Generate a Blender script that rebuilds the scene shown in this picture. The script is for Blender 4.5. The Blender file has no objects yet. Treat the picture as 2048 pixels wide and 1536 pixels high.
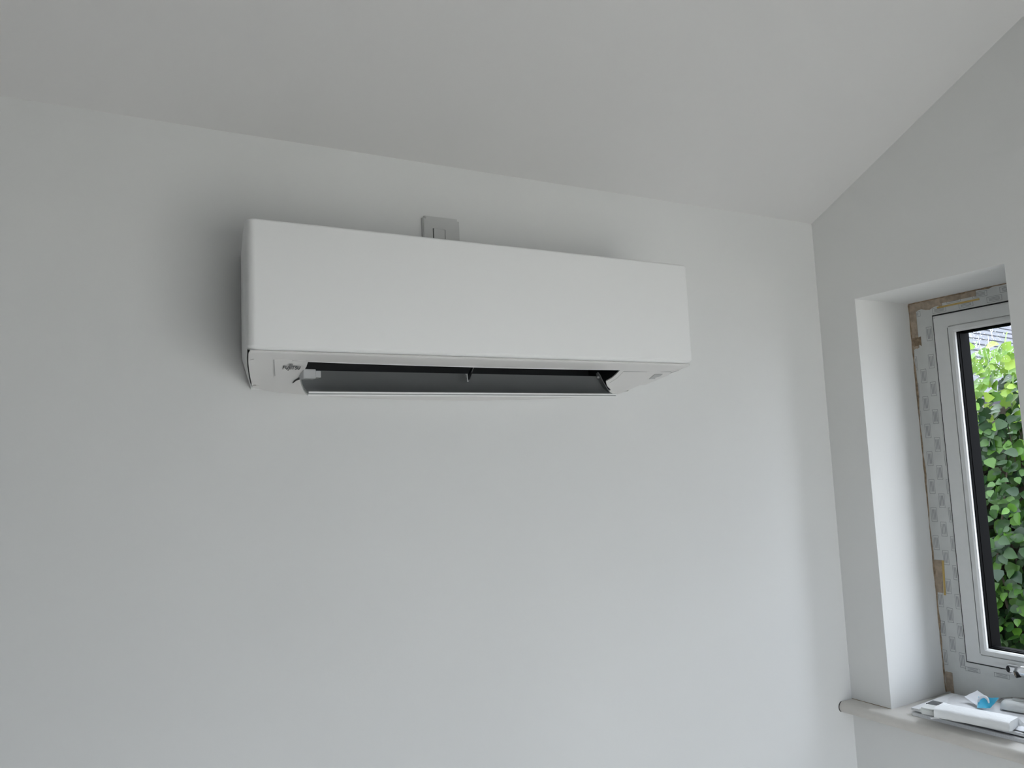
import bpy, bmesh, math, random
import numpy as np
from mathutils import Vector, Matrix

# ------------------------------------------------------------------ camera
CAMZ = 1.60
YAW, PITCH, ROLL, FPX = 0.51067598, 0.10320216, -0.04397425, 1597.72
def _axes():
    f = Vector((math.sin(YAW)*math.cos(PITCH), math.cos(YAW)*math.cos(PITCH), math.sin(PITCH)))
    r = Vector((math.cos(YAW), -math.sin(YAW), 0)); u = r.cross(f)
    return (math.cos(ROLL)*r + math.sin(ROLL)*u, -math.sin(ROLL)*r + math.cos(ROLL)*u, f)
AR, AU, AF = _axes()
C = bpy.context.scene.collection
cd = bpy.data.cameras.new('camera'); cam = bpy.data.objects.new('camera', cd); C.objects.link(cam)
cd.sensor_fit = 'HORIZONTAL'; cd.sensor_width = 36; cd.lens = 36*FPX/2048; cd.clip_start = .01; cd.clip_end = 200
cam.matrix_world = Matrix(((AR.x, AU.x, -AF.x, 0), (AR.y, AU.y, -AF.y, 0), (AR.z, AU.z, -AF.z, CAMZ), (0, 0, 0, 1)))
bpy.context.scene.camera = cam

# ------------------------------------------------------------------ light and exposure
sc = bpy.context.scene
vs = sc.view_settings; vs.view_transform = 'Standard'; vs.look = 'None'; vs.gamma = 1; vs.use_curve_mapping = False
vs.exposure = 1.29
w = bpy.data.worlds.new('overcast_sky'); sc.world = w; w.use_nodes = True
bg = w.node_tree.nodes['Background']; bg.inputs[0].default_value = (0.885, 0.955, 1.06, 1); SKY = 4.6                                          # zenith radiance; standard overcast sky: horizon a third of the zenith
def _cie():
    nt = w.node_tree; tc = nt.nodes.new('ShaderNodeTexCoord'); sx = nt.nodes.new('ShaderNodeSeparateXYZ'); nt.links.new(tc.outputs['Generated'], sx.inputs[0])
    mx = nt.nodes.new('ShaderNodeMath'); mx.operation = 'MAXIMUM'; mx.inputs[1].default_value = 0; nt.links.new(sx.outputs['Z'], mx.inputs[0])
    ma = nt.nodes.new('ShaderNodeMath'); ma.operation = 'MULTIPLY_ADD'; ma.inputs[1].default_value = SKY*2/3; ma.inputs[2].default_value = SKY/3
    nt.links.new(mx.outputs[0], ma.inputs[0]); nt.links.new(ma.outputs[0], bg.inputs[1])
_cie()
def portal(name, loc, direction, sx, sy):          # guides sky light through an opening; gives off no light itself
    l = bpy.data.lights.new(name, 'AREA'); l.shape = 'RECTANGLE'; l.size = sx; l.size_y = sy; l.cycles.is_portal = True
    o = bpy.data.objects.new(name, l); C.objects.link(o); o.location = loc
    o.rotation_euler = Vector(direction).to_track_quat('-Z', 'Z').to_euler()
    return o
portal('portal_added_door', (.94, -.99, .875), (0, 1, 0), 1.92, 1.75)
portal('portal_window', (2.30, 1.25, 1.49), (-1, 0, 0), .19, .90)

# ------------------------------------------------------------------ measuring helpers (pixel -> point on a known plane)
def ray(u, v):
    return ((u-1024)/FPX)*AR - ((v-768)/FPX)*AU + AF
def onY(u, v, Y): d = ray(u, v); p = d*(Y/d.y); return Vector((p.x, p.y, p.z+CAMZ))
def onX(u, v, X): d = ray(u, v); p = d*(X/d.x); return Vector((p.x, p.y, p.z+CAMZ))
def onZ(u, v, Z): d = ray(u, v); p = d*((Z-CAMZ)/d.z); return Vector((p.x, p.y, Z))

# ------------------------------------------------------------------ materials
def mat(name, col, rough=.5, noise=None, bump=None, metal=0, coat=0, spec=.5, col2=None, trans=0, ior=1.45):
    m = bpy.data.materials.new(name); m.use_nodes = True; nt = m.node_tree; b = nt.nodes['Principled BSDF']
    b.inputs['Base Color'].default_value = (*col, 1); b.inputs['Roughness'].default_value = rough
    b.inputs['Metallic'].default_value = metal; b.inputs['Coat Weight'].default_value = coat
    b.inputs['Specular IOR Level'].default_value = spec
    b.inputs['Transmission Weight'].default_value = trans; b.inputs['IOR'].default_value = ior
    tc = nt.nodes.new('ShaderNodeTexCoord')
    if noise:
        n = nt.nodes.new('ShaderNodeTexNoise'); n.inputs['Scale'].default_value = noise[0]; n.inputs['Detail'].default_value = noise[2] if len(noise) > 2 else 3
        nt.links.new(tc.outputs['Object'], n.inputs['Vector'])
        r = nt.nodes.new('ShaderNodeValToRGB'); r.color_ramp.elements[0].position = .35; r.color_ramp.elements[1].position = .65
        c2 = col2 or tuple(c*(1-noise[1]) for c in col)
        r.color_ramp.elements[0].color = (*c2, 1); r.color_ramp.elements[1].color = (*col, 1)
        nt.links.new(n.outputs['Fac'], r.inputs['Fac']); nt.links.new(r.outputs['Color'], b.inputs['Base Color'])
    if bump:
        n2 = nt.nodes.new('ShaderNodeTexNoise'); n2.inputs['Scale'].default_value = bump[0]; n2.inputs['Detail'].default_value = 4
        nt.links.new(tc.outputs['Object'], n2.inputs['Vector'])
        bp = nt.nodes.new('ShaderNodeBump'); bp.inputs['Strength'].default_value = bump[1]; bp.inputs['Distance'].default_value = bump[2] if len(bump) > 2 else .002
        nt.links.new(n2.outputs['Fac'], bp.inputs['Height']); nt.links.new(bp.outputs['Normal'], b.inputs['Normal'])
    return m
M = {}
M['wall'] = mat('white_emulsion_wall', (.80, .806, .80), .75, noise=(1.6, .035, 2), bump=(220, .08, .001), spec=.25)
M['wall2'] = mat('white_emulsion_gable', (.835, .84, .83), .75, noise=(2.0, .025, 2), bump=(220, .08, .001), spec=.25)
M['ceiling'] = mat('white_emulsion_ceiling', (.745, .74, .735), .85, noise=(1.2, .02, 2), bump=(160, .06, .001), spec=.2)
M['floor'] = mat('pale_oak_floor', (.83, .78, .735), .8, noise=(3, .2), bump=(40, .2))
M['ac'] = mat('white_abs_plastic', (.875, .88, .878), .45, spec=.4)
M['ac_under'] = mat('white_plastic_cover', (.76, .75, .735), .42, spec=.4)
M['black'] = mat('black_plastic', (.008, .009, .01), .5, spec=.3)
M['vane'] = mat('dark_fin_plastic', (.02, .02, .022), .4)
M['grey'] = mat('dark_grey_plastic', (.27, .28, .285), .5)
M['midgrey'] = mat('mid_grey_plastic', (.33, .34, .34), .45)
M['lightgrey'] = mat('pale_grey_plastic', (.60, .61, .62), .45)
M['sensor'] = mat('grey_sensor_lens', (.40, .40, .40), .35)
M['ink'] = mat('dark_grey_ink', (.018, .018, .02), .5)
M['plate'] = mat('switch_plate_plastic', (.60, .605, .60), .4)
M['upvc'] = mat('white_upvc', (.80, .81, .80), .35, noise=(60, .02), spec=.5)
M['film'] = mat('protective_film', (.74, .755, .74), .4, noise=(30, .05))
M['filmink'] = mat('film_print_ink', (.36, .37, .38), .5)
M['foam'] = mat('tan_expanding_foam', (.45, .34, .23), .9, noise=(90, .45), bump=(200, .6, .003))
M['stain'] = mat('foam_residue', (.56, .46, .36), .9, noise=(70, .3), bump=(150, .4, .002))
M['tape'] = mat('brown_tape', (.50, .40, .30), .5, noise=(60, .3))
M['yellow'] = mat('yellow_tape_edge', (.62, .44, .15), .5)
M['anthracite'] = mat('anthracite_outer_frame', (.0012, .0014, .0018), .6, spec=.03)
M['spacer'] = mat('grey_glazing_spacer', (.35, .36, .37), .4)
M['sill'] = mat('painted_timber_sill', (.74, .715, .67), .5, noise=(7, .14, 6), bump=(60, .15))
M['chrome'] = mat('satin_chrome', (.80, .81, .83), .22, metal=1)
M['handle_black'] = mat('black_handle_plastic', (.012, .012, .013), .35)
M['brass'] = mat('keyway_brass', (.55, .44, .33), .3, metal=1)
M['paper'] = mat('booklet_paper', (.80, .81, .82), .7)
M['paper_edge'] = mat('booklet_page_edge', (.80, .81, .83), .8, noise=(300, .1))
M['pouch'] = mat('white_foam_pouch', (.86, .88, .89), .55, bump=(90, .35, .003))
M['remote'] = mat('remote_white_plastic', (.80, .82, .81), .35)
M['lcd'] = mat('dark_lcd_screen', (.10, .105, .11), .2)
M['packet'] = mat('white_sachet', (.84, .86, .90), .3, bump=(60, .4, .003))
M['soil'] = mat('wet_ground', (.08, .07, .055), .8, noise=(4, .4))
M['paving'] = mat('pale_bounce_paving', (.655, .60, .515), .6, noise=(3, .15))  # pale reflector colour for the added slab outside the door
M['brick'] = mat('pale_render', (.55, .53, .5), .9, noise=(5, .15))
M['slate'] = mat('pale_grey_roof_tile', (.095, .096, .110), .95, noise=(6, .25), spec=.08)
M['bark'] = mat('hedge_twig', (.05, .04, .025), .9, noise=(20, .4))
M['gap'] = mat('dark_gap', (.03, .03, .03), .8)

def add_clear(name, tint, gloss, rough=.02):
    m = bpy.data.materials.new(name); m.use_nodes = True; nt = m.node_tree; nt.nodes.clear()
    o = nt.nodes.new('ShaderNodeOutputMaterial'); mx = nt.nodes.new('ShaderNodeMixShader'); t = nt.nodes.new('ShaderNodeBsdfTransparent'); g = nt.nodes.new('ShaderNodeBsdfGlossy'); f = nt.nodes.new('ShaderNodeFresnel')
    t.inputs[0].default_value = (*tint, 1); g.inputs['Roughness'].default_value = rough; f.inputs['IOR'].default_value = gloss
    nt.links.new(f.outputs[0], mx.inputs[0]); nt.links.new(t.outputs[0], mx.inputs[1]); nt.links.new(g.outputs[0], mx.inputs[2]); nt.links.new(mx.outputs[0], o.inputs[0])
    return m
M['glass'] = add_clear('window_glass', (.97, .985, .975), 1.12)
M['clearbag'] = add_clear('clear_plastic_bag', (.994, .995, .997), 1.10, .15)
M['tinted'] = add_clear('door_dimming_glass', (.84, .845, .84), 1.2)  # tint added to dim the door's daylight against the window
M['drop'] = mat('rain_water', (1, 1, 1), .02, trans=1, ior=1.33)
M['blue'] = mat('blue_printed_film', (.07, .50, .75), .25, bump=(70, .4, .003))

def leafmat(name, c1, c2):
    m = bpy.data.materials.new(name); m.use_nodes = True; nt = m.node_tree; b = nt.nodes['Principled BSDF']
    oi = nt.nodes.new('ShaderNodeObjectInfo'); geo = nt.nodes.new('ShaderNodeNewGeometry')
    ad = nt.nodes.new('ShaderNodeMath'); ad.operation = 'ADD'; nt.links.new(oi.outputs['Random'], ad.inputs[0]); nt.links.new(geo.outputs['Random Per Island'], ad.inputs[1])
    fr = nt.nodes.new('ShaderNodeMath'); fr.operation = 'FRACT'; nt.links.new(ad.outputs[0], fr.inputs[0])
    r = nt.nodes.new('ShaderNodeValToRGB'); r.color_ramp.elements[0].color = (*c1, 1); r.color_ramp.elements[1].color = (*c2, 1); em = r.color_ramp.elements.new(.55); em.color = tuple(.72*a+.28*b for a, b in zip(c1, c2)) + (1,)
    nt.links.new(fr.outputs[0], r.inputs['Fac']); nt.links.new(r.outputs['Color'], b.inputs['Base Color'])
    b.inputs['Roughness'].default_value = .33; b.inputs['Specular IOR Level'].default_value = .22
    b.inputs['Subsurface Weight'].default_value = 0
    tr = nt.nodes.new('ShaderNodeBsdfTranslucent'); nt.links.new(r.outputs['Color'], tr.inputs[0])
    mx = nt.nodes.new('ShaderNodeMixShader'); mx.inputs[0].default_value = .25
    o = nt.nodes['Material Output']; nt.links.new(b.outputs[0], mx.inputs[1]); nt.links.new(tr.outputs[0], mx.inputs[2]); nt.links.new(mx.outputs[0], o.inputs[0])
    return m
M['leaf'] = leafmat('ivy_leaf', (.006, .020, .007), (.042, .105, .010))  # ivy green with the shade of the lower hedge put into it
M['youngleaf'] = leafmat('toplit_lime_ivy_leaf', (.075, .16, .016), (.18, .26, .04))  # lime hedge-top leaves, the strong overhead light put into their colour

# ------------------------------------------------------------------ mesh helpers
def link(name, me, m, parent=None, smooth=False):
    o = bpy.data.objects.new(name, me); C.objects.link(o)
    if m and not me.materials: me.materials.append(M[m])
    if parent: o.parent = parent
    if smooth: me.shade_smooth()
    return o
def pyd(name, vs_, fs, m, parent=None, smooth=False):
    me = bpy.data.meshes.new(name); me.from_pydata([tuple(v) for v in vs_], [], fs); me.validate(); me.update()
    bm = bmesh.new(); bm.from_mesh(me); bmesh.ops.recalc_face_normals(bm, faces=bm.faces); bm.to_mesh(me); bm.free()
    return link(name, me, m, parent, smooth)
def fin(name, bm, m, parent=None, smooth=False):
    bmesh.ops.recalc_face_normals(bm, faces=bm.faces)
    me = bpy.data.meshes.new(name); bm.to_mesh(me); bm.free(); me.update()
    return link(name, me, m, parent, smooth)
def bbox(bm, x0, x1, y0, y1, z0, z1):
    r = bmesh.ops.create_cube(bm, size=1)
    for v in r['verts']:
        v.co = Vector((x0 if v.co.x < 0 else x1, y0 if v.co.y < 0 else y1, z0 if v.co.z < 0 else z1))
    return r['verts']
def box(name, x0, x1, y0, y1, z0, z1, m, parent=None, bev=0, seg=2):
    bm = bmesh.new(); bbox(bm, x0, x1, y0, y1, z0, z1)
    if bev: bmesh.ops.bevel(bm, geom=bm.edges[:], offset=bev, segments=seg, affect='EDGES', profile=.5)
    return fin(name, bm, m, parent, False)
def prism_x(bm, pts, x0, x1):
    """polygon of (y, z) points extruded from x0 to x1"""
    a = [bm.verts.new((x0, y, z)) for y, z in pts]; b = [bm.verts.new((x1, y, z)) for y, z in pts]; n = len(pts)
    bm.faces.new(a); bm.faces.new(b[::-1])
    for i in range(n): bm.faces.new((a[i], b[i], b[(i+1) % n], a[(i+1) % n]))
def tube(bm, pts, rad, n=8):
    rings = []
    for i, p in enumerate(pts):
        p = Vector(p); q = Vector(pts[min(i+1, len(pts)-1)]) - Vector(pts[max(i-1, 0)]); q.normalize()
        a = q.orthogonal().normalized(); b = q.cross(a); r = rad[i] if isinstance(rad, (list, tuple)) else rad
        rings.append([bm.verts.new(p + r*(math.cos(t)*a + math.sin(t)*b)) for t in (2*math.pi*k/n for k in range(n))])
    for A, B in zip(rings, rings[1:]):
        off = min(range(n), key=lambda s: sum((A[k].co-B[(k+s) % n].co).length for k in range(n)))
        for k in range(n): bm.faces.new((A[k], A[(k+1) % n], B[(k+1+off) % n], B[(k+off) % n]))
    bm.faces.new(rings[0][::-1]); bm.faces.new(rings[-1])
def tag(o, label, cat=None, group=None, kind=None):
    o['label'] = label
    if cat: o['category'] = cat
    if group: o['group'] = group
    if kind: o['kind'] = kind
    return o
def empty(name, loc):
    o = bpy.data.objects.new(name, None); C.objects.link(o); o.location = loc; o.empty_display_size = .1; return o
def adopt(parent, *kids):
    for k in kids:
        k.parent = parent; k.matrix_parent_inverse = Matrix.Translation(parent.location).inverted()
class Under:      # parent whose children keep world coordinates
    pass
def smooth_angle(o, deg=35):
    o.data.shade_smooth()
    bm = bmesh.new(); bm.from_mesh(o.data)
    for e in bm.edges:
        if len(e.link_faces) == 2 and e.calc_face_angle(0) > math.radians(deg): e.smooth = False
    bm.to_mesh(o.data); bm.free(); return o

# ------------------------------------------------------------------ room shell
YB, XR, XL, YF = 1.6, 1.9554, -4.2, -0.8          # back, right, left, front wall planes
ZB = CAMZ + .6884; SL = .4848; YRIDGE = 0.4
def zc(y): return ZB + SL*(YB-y) if y >= YRIDGE else ZB + SL*(YB-YRIDGE) - SL*(YRIDGE-y)
XF = 2.196                                         # inner face of the window frame
JY0, JY1 = 1.0565, 1.4739                          # window opening near / far jamb
HZ, SZ = CAMZ + .4320, CAMZ - .6955                # head and sill top
T = .28
o = box('floor', XL-.2, XF+.1, YF-.2, YB+.2, -.12, 0, 'floor'); tag(o, 'pale floor of the white room', 'floor', kind='structure')
o = box('wall_back', XL-.2, XF, YB, YB+.2, 0, ZB+.25, 'wall'); tag(o, 'white painted back wall behind the air conditioner', 'wall', kind='structure')
bm = bmesh.new(); prism_x(bm, [(YF-.2, 0), (YB, 0), (YB, zc(YB)+.1), (YRIDGE, zc(YRIDGE)+.1), (YF-.2, zc(YF)+.05)], XL-.2, XL)
o = fin('wall_left', bm, 'wall'); tag(o, 'white painted gable wall on the far left', 'wall', kind='structure')
# right gable wall with the window opening
bm = bmesh.new(); E_ = XF
prism_x(bm, [(JY1, 0), (YB, 0), (YB, zc(YB)+.02), (JY1, zc(JY1)+.02)], XR, E_)
prism_x(bm, [(JY0, 0), (JY1, 0), (JY1, SZ-.028), (JY0, SZ-.028)], XR, E_)
prism_x(bm, [(JY0, HZ), (JY1, HZ), (JY1, zc(JY1)+.02), (JY0, zc(JY0)+.02)], XR, E_)
prism_x(bm, [(YF-.2, 0), (JY0, 0), (JY0, zc(JY0)+.02), (YRIDGE, zc(YRIDGE)+.02), (YF-.2, zc(YF-.2)+.02)], XR, E_)
bmesh.ops.remove_doubles(bm, verts=bm.verts, dist=1e-5)
o = fin('wall_right', bm, 'wall2'); tag(o, 'white painted gable wall with deep window recess', 'wall', kind='structure')
W0, W1, WH = -.02, 1.9, 1.75
bm = bmesh.new()
for a in ((XL-.2, W0, 0, ZB+.1), (W1, XF, 0, ZB+.1), (W0, W1, WH, ZB+.1)):
    bbox(bm, a[0], a[1], YF-.2, YF, a[2], a[3])
o = fin('wall_front', bm, 'wall'); tag(o, 'white painted wall behind the viewer with the added door opening', 'wall', kind='structure')
bm = bmesh.new(); t = .12
prism_x(bm, [(YB, zc(YB)), (YRIDGE, zc(YRIDGE)), (YF-.2, zc(YF-.2)), (YF-.2, zc(YF-.2)+t), (YRIDGE, zc(YRIDGE)+t), (YB, zc(YB)+t)], XL-.2, XF+.1)
o = fin('ceiling', bm, 'ceiling'); tag(o, 'sloping white plastered ceiling above the air conditioner', 'ceiling', kind='structure')

def glazed(name, label, axis, a0, a1, z0, z1, plane, leaves):
    """frame with leaves standing in an opening; plane = inner face"""
    e = empty(name, ((plane, (a0+a1)/2, z0) if axis == 'x' else ((a0+a1)/2, plane, z0))); tag(e, label, 'door' if 'door' in name else 'window', kind='structure')
    def bar(nm, b0, b1, c0, c1, d=.06, m='upvc'):
        if axis == 'x': k = box(nm, plane+.04, plane+.04+d, b0, b1, c0, c1, m)
        else: k = box(nm, b0, b1, plane-.04-d, plane-.04, c0, c1, m)
        adopt(e, k)
    for i in range(leaves+1):
        p = a0 + (a1-a0-.07)*i/leaves
        bar('stile', p, p+.07, z0+.07, z1-.07)
    bar('rail', a0, a1, z0, z0+.07); bar('rail', a0, a1, z1-.07, z1)
    for i in range(leaves):
        p = a0 + (a1-a0-.07)*i/leaves + .07; q = a0 + (a1-a0-.07)*(i+1)/leaves
        bar('pane', p, q, z0+.07, z1-.07, .02, 'tinted')
glazed('door_1', 'unseen white glazed door added behind the viewer to let in sky light', 'y', W0, W1, 0, WH, YF-.05, 2)  # out-of-view door, added as the room's main daylight source

# ------------------------------------------------------------------ window_1 in the recess
win = empty('window_1', (XF, (JY0+JY1)/2, SZ)); tag(win, 'narrow white plastic window set deep in the gable wall recess', 'window', kind='structure')
FX0, FX1 = XF, XF+.07
GY0 = 1.165; SY0 = 1.105                           # near glass edge, near sash edge (hidden by the near jamb)
GAPY, GLY = 1.4016, 1.3385                         # sash outer edge, glass edge on the far side
GT, GB = CAMZ+.3825, CAMZ-.5935                    # sash top / bottom
LT, LB = CAMZ+.3250, CAMZ-.5480                    # glass top / bottom
FY0 = 1.035
def ring(bm, x0, x1, yo0, yo1, zo0, zo1, yi0, yi1, zi0, zi1):
    """mitred rectangular ring: outer (yo, zo), inner (yi, zi), between x0 and x1"""
    def q(x, y0, y1, z0, z1): return [bm.verts.new((x, y, z)) for y, z in ((y0, z0), (y1, z0), (y1, z1), (y0, z1))]
    a, b, c, d = q(x0, yo0, yo1, zo0, zo1), q(x0, yi0, yi1, zi0, zi1), q(x1, yo0, yo1, zo0, zo1), q(x1, yi0, yi1, zi0, zi1)
    for i in range(4):
        j = (i+1) % 4
        bm.faces.new((a[i], a[j], b[j], b[i])); bm.faces.new((c[i], d[i], d[j], c[j]))
        bm.faces.new((a[i], c[i], c[j], a[j])); bm.faces.new((b[i], b[j], d[j], d[i]))
bm = bmesh.new(); ring(bm, FX0, FX1, FY0, JY1+.001, SZ-.002, HZ+.002, SY0-.003, GAPY+.002, GB-.002, GT+.002)
frame = fin('window_frame', bm, 'film'); adopt(win, frame)
# sash: stands 14 mm proud of the frame, with a splayed glazing bead
SX = XF-.008
bm = bmesh.new(); ring(bm, SX, SX+.06, SY0, GAPY-.0035, GB+.0025, GT-.003, GY0-.012, GLY+.016, LB-.016, LT+.016)
bmesh.ops.bevel(bm, geom=[e for e in bm.edges if all(abs(v.co.x-SX) < 1e-4 for v in e.verts)], offset=.003, segments=2, affect='EDGES')
sash = fin('sash', bm, 'upvc'); adopt(win, sash)
bm = bmesh.new()
def bead(bm):
    rings = []
    for x, g in ((SX-.0005, .0165), (SX-.0012, .014), (SX-.001, .005), (SX+.004, .0005), (SX+.016, 0.0)):
        rings.append([bm.verts.new((x, y, z)) for y, z in ((GY0-g, LB-g), (GLY+g, LB-g), (GLY+g, LT+g), (GY0-g, LT+g))])
    for A, B in zip(rings, rings[1:]):
        for i in range(4): bm.faces.new((A[i], A[(i+1) % 4], B[(i+1) % 4], B[i]))
bead(bm); bd = fin('glazing_bead', bm, 'upvc'); adopt(win, bd)
bm = bmesh.new(); ring(bm, XF+.001, XF+.02, SY0-.004, GAPY+.003, GB-.003, GT+.003, SY0+.002, GAPY-.0045, GB+.0035, GT-.0045)
adopt(win, fin('gasket', bm, 'gap'))
bm = bmesh.new(); ring(bm, SX+.012, SX+.022, GY0-.004, GLY+.004, LB-.004, LT+.004, GY0+.002, GLY-.002, LB+.003, LT-.003)
adopt(win, fin('glazing_gasket', bm, 'anthracite'))
bm = bmesh.new(); ring(bm, SX+.022, SX+.044, GY0-.01, GLY+.01, LB-.01, LT+.01, GY0+.003, GLY-.003, LB+.004, LT-.004)
adopt(win, fin('glazing_spacer', bm, 'anthracite'))
bm = bmesh.new(); ring(bm, SX+.050, SX+.075, FY0-.02, JY1+.02, SZ-.03, HZ+.03, GY0-.003, GLY+.003, LB-.004, LT+.004)
adopt(win, fin('outer_frame', bm, 'anthracite'))
pane = box('window_pane', SX+.018, SX+.048, GY0-.004, GLY+.004, LB-.004, LT+.004, 'glass'); adopt(win, pane); pane['label'] = 'rain-spotted double glazed pane'
# rain on the outside of the pane
random.seed(5)
bm = bmesh.new(); px0 = SX+.0485
ico = bmesh.new(); bmesh.ops.create_icosphere(ico, subdivisions=1, radius=1); iv = [v.co.copy() for v in ico.verts]; iff = [[v.index for v in f.verts] for f in ico.faces]; ico.free()
def blob(y, z, r, rz, dx):
    vv = [bm.verts.new((px0+max(0, c.x)*dx, y+c.y*r, z+c.z*rz)) for c in iv]
    for f in iff: bm.faces.new([vv[i] for i in f])
for i in range(600):
    y = random.uniform(GY0, GLY) if random.random() < .6 else GLY-abs(random.gauss(0, .018)); z = random.uniform(LB, LT)
    r = random.choice((.0011, .0014, .0018, .0024)); blob(y, z, r, r*random.uniform(1, 1.6), r*.7)
drops = fin('raindrops', bm, 'drop', smooth=True); drops.parent = pane; drops.matrix_parent_inverse = Matrix.Identity(4); drops['kind'] = 'stuff'
pane.parent = win
for k in range(9):
    y = GLY-.012-.013*k*random.uniform(.8, 1.2); z = random.uniform(LB+.15, LT-.15); pts = []
    L_ = random.uniform(.05, .13)
    for j in range(10):
        pts.append((px0+.0004, y, z)); y += random.gauss(-.0006, .0016); z -= L_/10
    bm = bmesh.new(); tube(bm, pts, [random.uniform(.0008, .0016) for _ in pts], 6)
    tk = fin('water_trickle', bm, 'drop', smooth=True); tk.parent = pane; tk.matrix_parent_inverse = Matrix.Identity(4)
def subkids(part, *kids):                          # children of a part whose own transform is identity in world space
    for k in kids:
        k.parent = part; k.matrix_parent_inverse = Matrix.Identity(4)
# printed protective film: rows of small framed text blocks
bm = bmesh.new(); xf = FX0-.0004
def pq(y0, y1, z0, z1):
    bm.faces.new([bm.verts.new((xf, y, z)) for y, z in ((y0, z0), (y1, z0), (y1, z1), (y0, z1))])
def label_v(yc, zc_, hw, hh, lo, hi):
    def cl(y): return min(max(y, lo), hi)
    th = .0011
    for (a, b, c, d) in ((yc-hw, yc+hw, zc_+hh-th, zc_+hh), (yc-hw, yc+hw, zc_-hh, zc_-hh+th), (yc-hw, yc-hw+th, zc_-hh, zc_+hh), (yc+hw-th, yc+hw, zc_-hh, zc_+hh),
                         (yc-.0052, yc-.0032, zc_-hh*.72, zc_+hh*.72), (yc-.001, yc+.001, zc_-hh*.72, zc_+hh*.72), (yc+.0032, yc+.0052, zc_-hh*.72, zc_+hh*.72)):
        if cl(b)-cl(a) > .0003: pq(cl(a), cl(b), c, d)
for k in (-1, 0, 1, 2):
    n = 0; z = GT-.05 - (k % 2)*.040
    while z > GB+.0:
        yoff = .014 + .0265*k + .018*(GT-z)/.72
        if -.006 < yoff < .075 and not (k >= 1 and z > GT-.1): label_v(GAPY+yoff, z, .0088, .0205, GAPY+.004, JY1-.004)
        z -= .0805
def label_h(yc, zc_, hw, hh, th=.0011):
    for (a, b, c, d) in ((yc-hw, yc+hw, zc_+hh-th, zc_+hh), (yc-hw, yc+hw, zc_-hh, zc_-hh+th), (yc-hw, yc-hw+th, zc_-hh, zc_+hh), (yc+hw-th, yc+hw, zc_-hh, zc_+hh),
                         (yc-hw*.72, yc+hw*.72, zc_+.0026, zc_+.0042), (yc-hw*.72, yc+hw*.72, zc_-.0008, zc_+.0008), (yc-hw*.72, yc+hw*.72, zc_-.0042, zc_-.0026)):
        pq(a, b, c, d)
for k in range(4): label_h(1.222+.079*k, GT+.014, .0205, .0078)
for k in range(3): label_h(1.185+.075*k, GT+.034, .0205, .0078)
for k in range(4): label_h(1.150+.079*k, GB-.020, .0205, .0060)
film = fin('film_print', bm, 'filmink'); subkids(frame, film)
film['label'] = 'grey printed blocks on the protective film'
# lumpy foam bead and residue in the joint
random.seed(8)
def foam_strip(name, pts, rad, m):
    bm = bmesh.new(); tube(bm, pts, rad, 6); k = fin(name, bm, m, smooth=True); subkids(frame, k)
n = 40
foam_strip('foam_sealant', [(FX0+.0005, JY1-.001+random.gauss(0, .001), HZ-.004-(HZ-SZ-.01)*i/n) for i in range(n+1)], [random.uniform(.002, .0046) for _ in range(n+1)], 'foam')
foam_strip('foam_sealant', [(FX0+.0005, JY1-(JY1-JY0)*i/n, HZ-.001+random.gauss(0, .0008)) for i in range(n+1)], [random.uniform(.002, .0042) for _ in range(n+1)], 'foam')
def patch(name, m, pts, parent, x=FX0-.0008, th=.001):
    bm = bmesh.new(); prism_x(bm, pts, x, x+th); k = fin(name, bm, m); subkids(parent, k); return k
def rag(y0, y1, z0, z1, nn=9, j=.004):
    p = []
    for i in range(nn): p.append((y0+(y1-y0)*i/(nn-1), z0+random.uniform(-j, j)))
    for i in range(nn): p.append((y1-(y1-y0)*i/(nn-1), z1+random.uniform(-j, j)*.3))
    return p
patch('foam_residue', 'stain', rag(1.37, 1.4735, HZ-.030, HZ-.002, 9, .008), frame)
patch('foam_residue', 'stain', rag(1.452, 1.4735, HZ-.14, HZ-.002, 5, .006), frame, FX0-.0006)
patch('foam_residue', 'foam', rag(1.444, 1.473, HZ-.128, HZ-.104, 6, .004), frame, FX0-.0012)
patch('foam_residue', 'stain', rag(1.448, 1.470, SZ+.004, SZ+.062, 5, .006), frame, FX0-.0010)
patch('tape', 'tape', [(1.27, HZ-.003), (1.375, HZ-.003), (1.375, HZ-.018), (1.27, HZ-.018)], frame, FX0-.0014)
patch('tape', 'yellow', [(1.262, HZ-.026), (1.385, HZ-.026), (1.385, HZ-.031), (1.262, HZ-.031)], frame, FX0-.0014)
za = onX(1875, 1120, XF).z; zb_ = onX(1890, 1186, XF).z
patch('tape', 'tape', [(1.4735, za), (1.446, za), (1.452, zb_), (1.4735, zb_)], frame, FX0-.0012)
patch('tape', 'yellow', [(1.446, za), (1.440, za), (1.444, zb_-.006), (1.4495, zb_-.006)], frame, FX0-.0014)
# sill board with bullnose, running past the window to the back wall
bm = bmesh.new(); R_ = .0145; prof = []
for i in range(13):
    a = math.pi/2 + math.pi*i/12; prof.append((1.9145+R_*math.cos(a)*1.0, SZ-.0145+R_*math.sin(a)))
prof = [(FX0+.02, SZ-.029)][:0] + prof + [(XF-.001, SZ-.029), (XF-.001, SZ)]
def sillgeo(y0, y1, pr):
    a = [bm.verts.new((x, y0, z)) for x, z in pr]; b = [bm.verts.new((x, y1, z)) for x, z in pr]
    bm.faces.new(a); bm.faces.new(b[::-1])
    for i in range(len(pr)): bm.faces.new((a[i], b[i], b[(i+1) % len(pr)], a[(i+1) % len(pr)]))
sillgeo(JY0+.0005, JY1-.0005, prof)
nose = prof[:13] + [(XR-.0004, SZ-.029), (XR-.0004, SZ)]
sillgeo(JY1-.0005, YB-.0012, nose); sillgeo(.93, JY0+.0005, nose)
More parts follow.
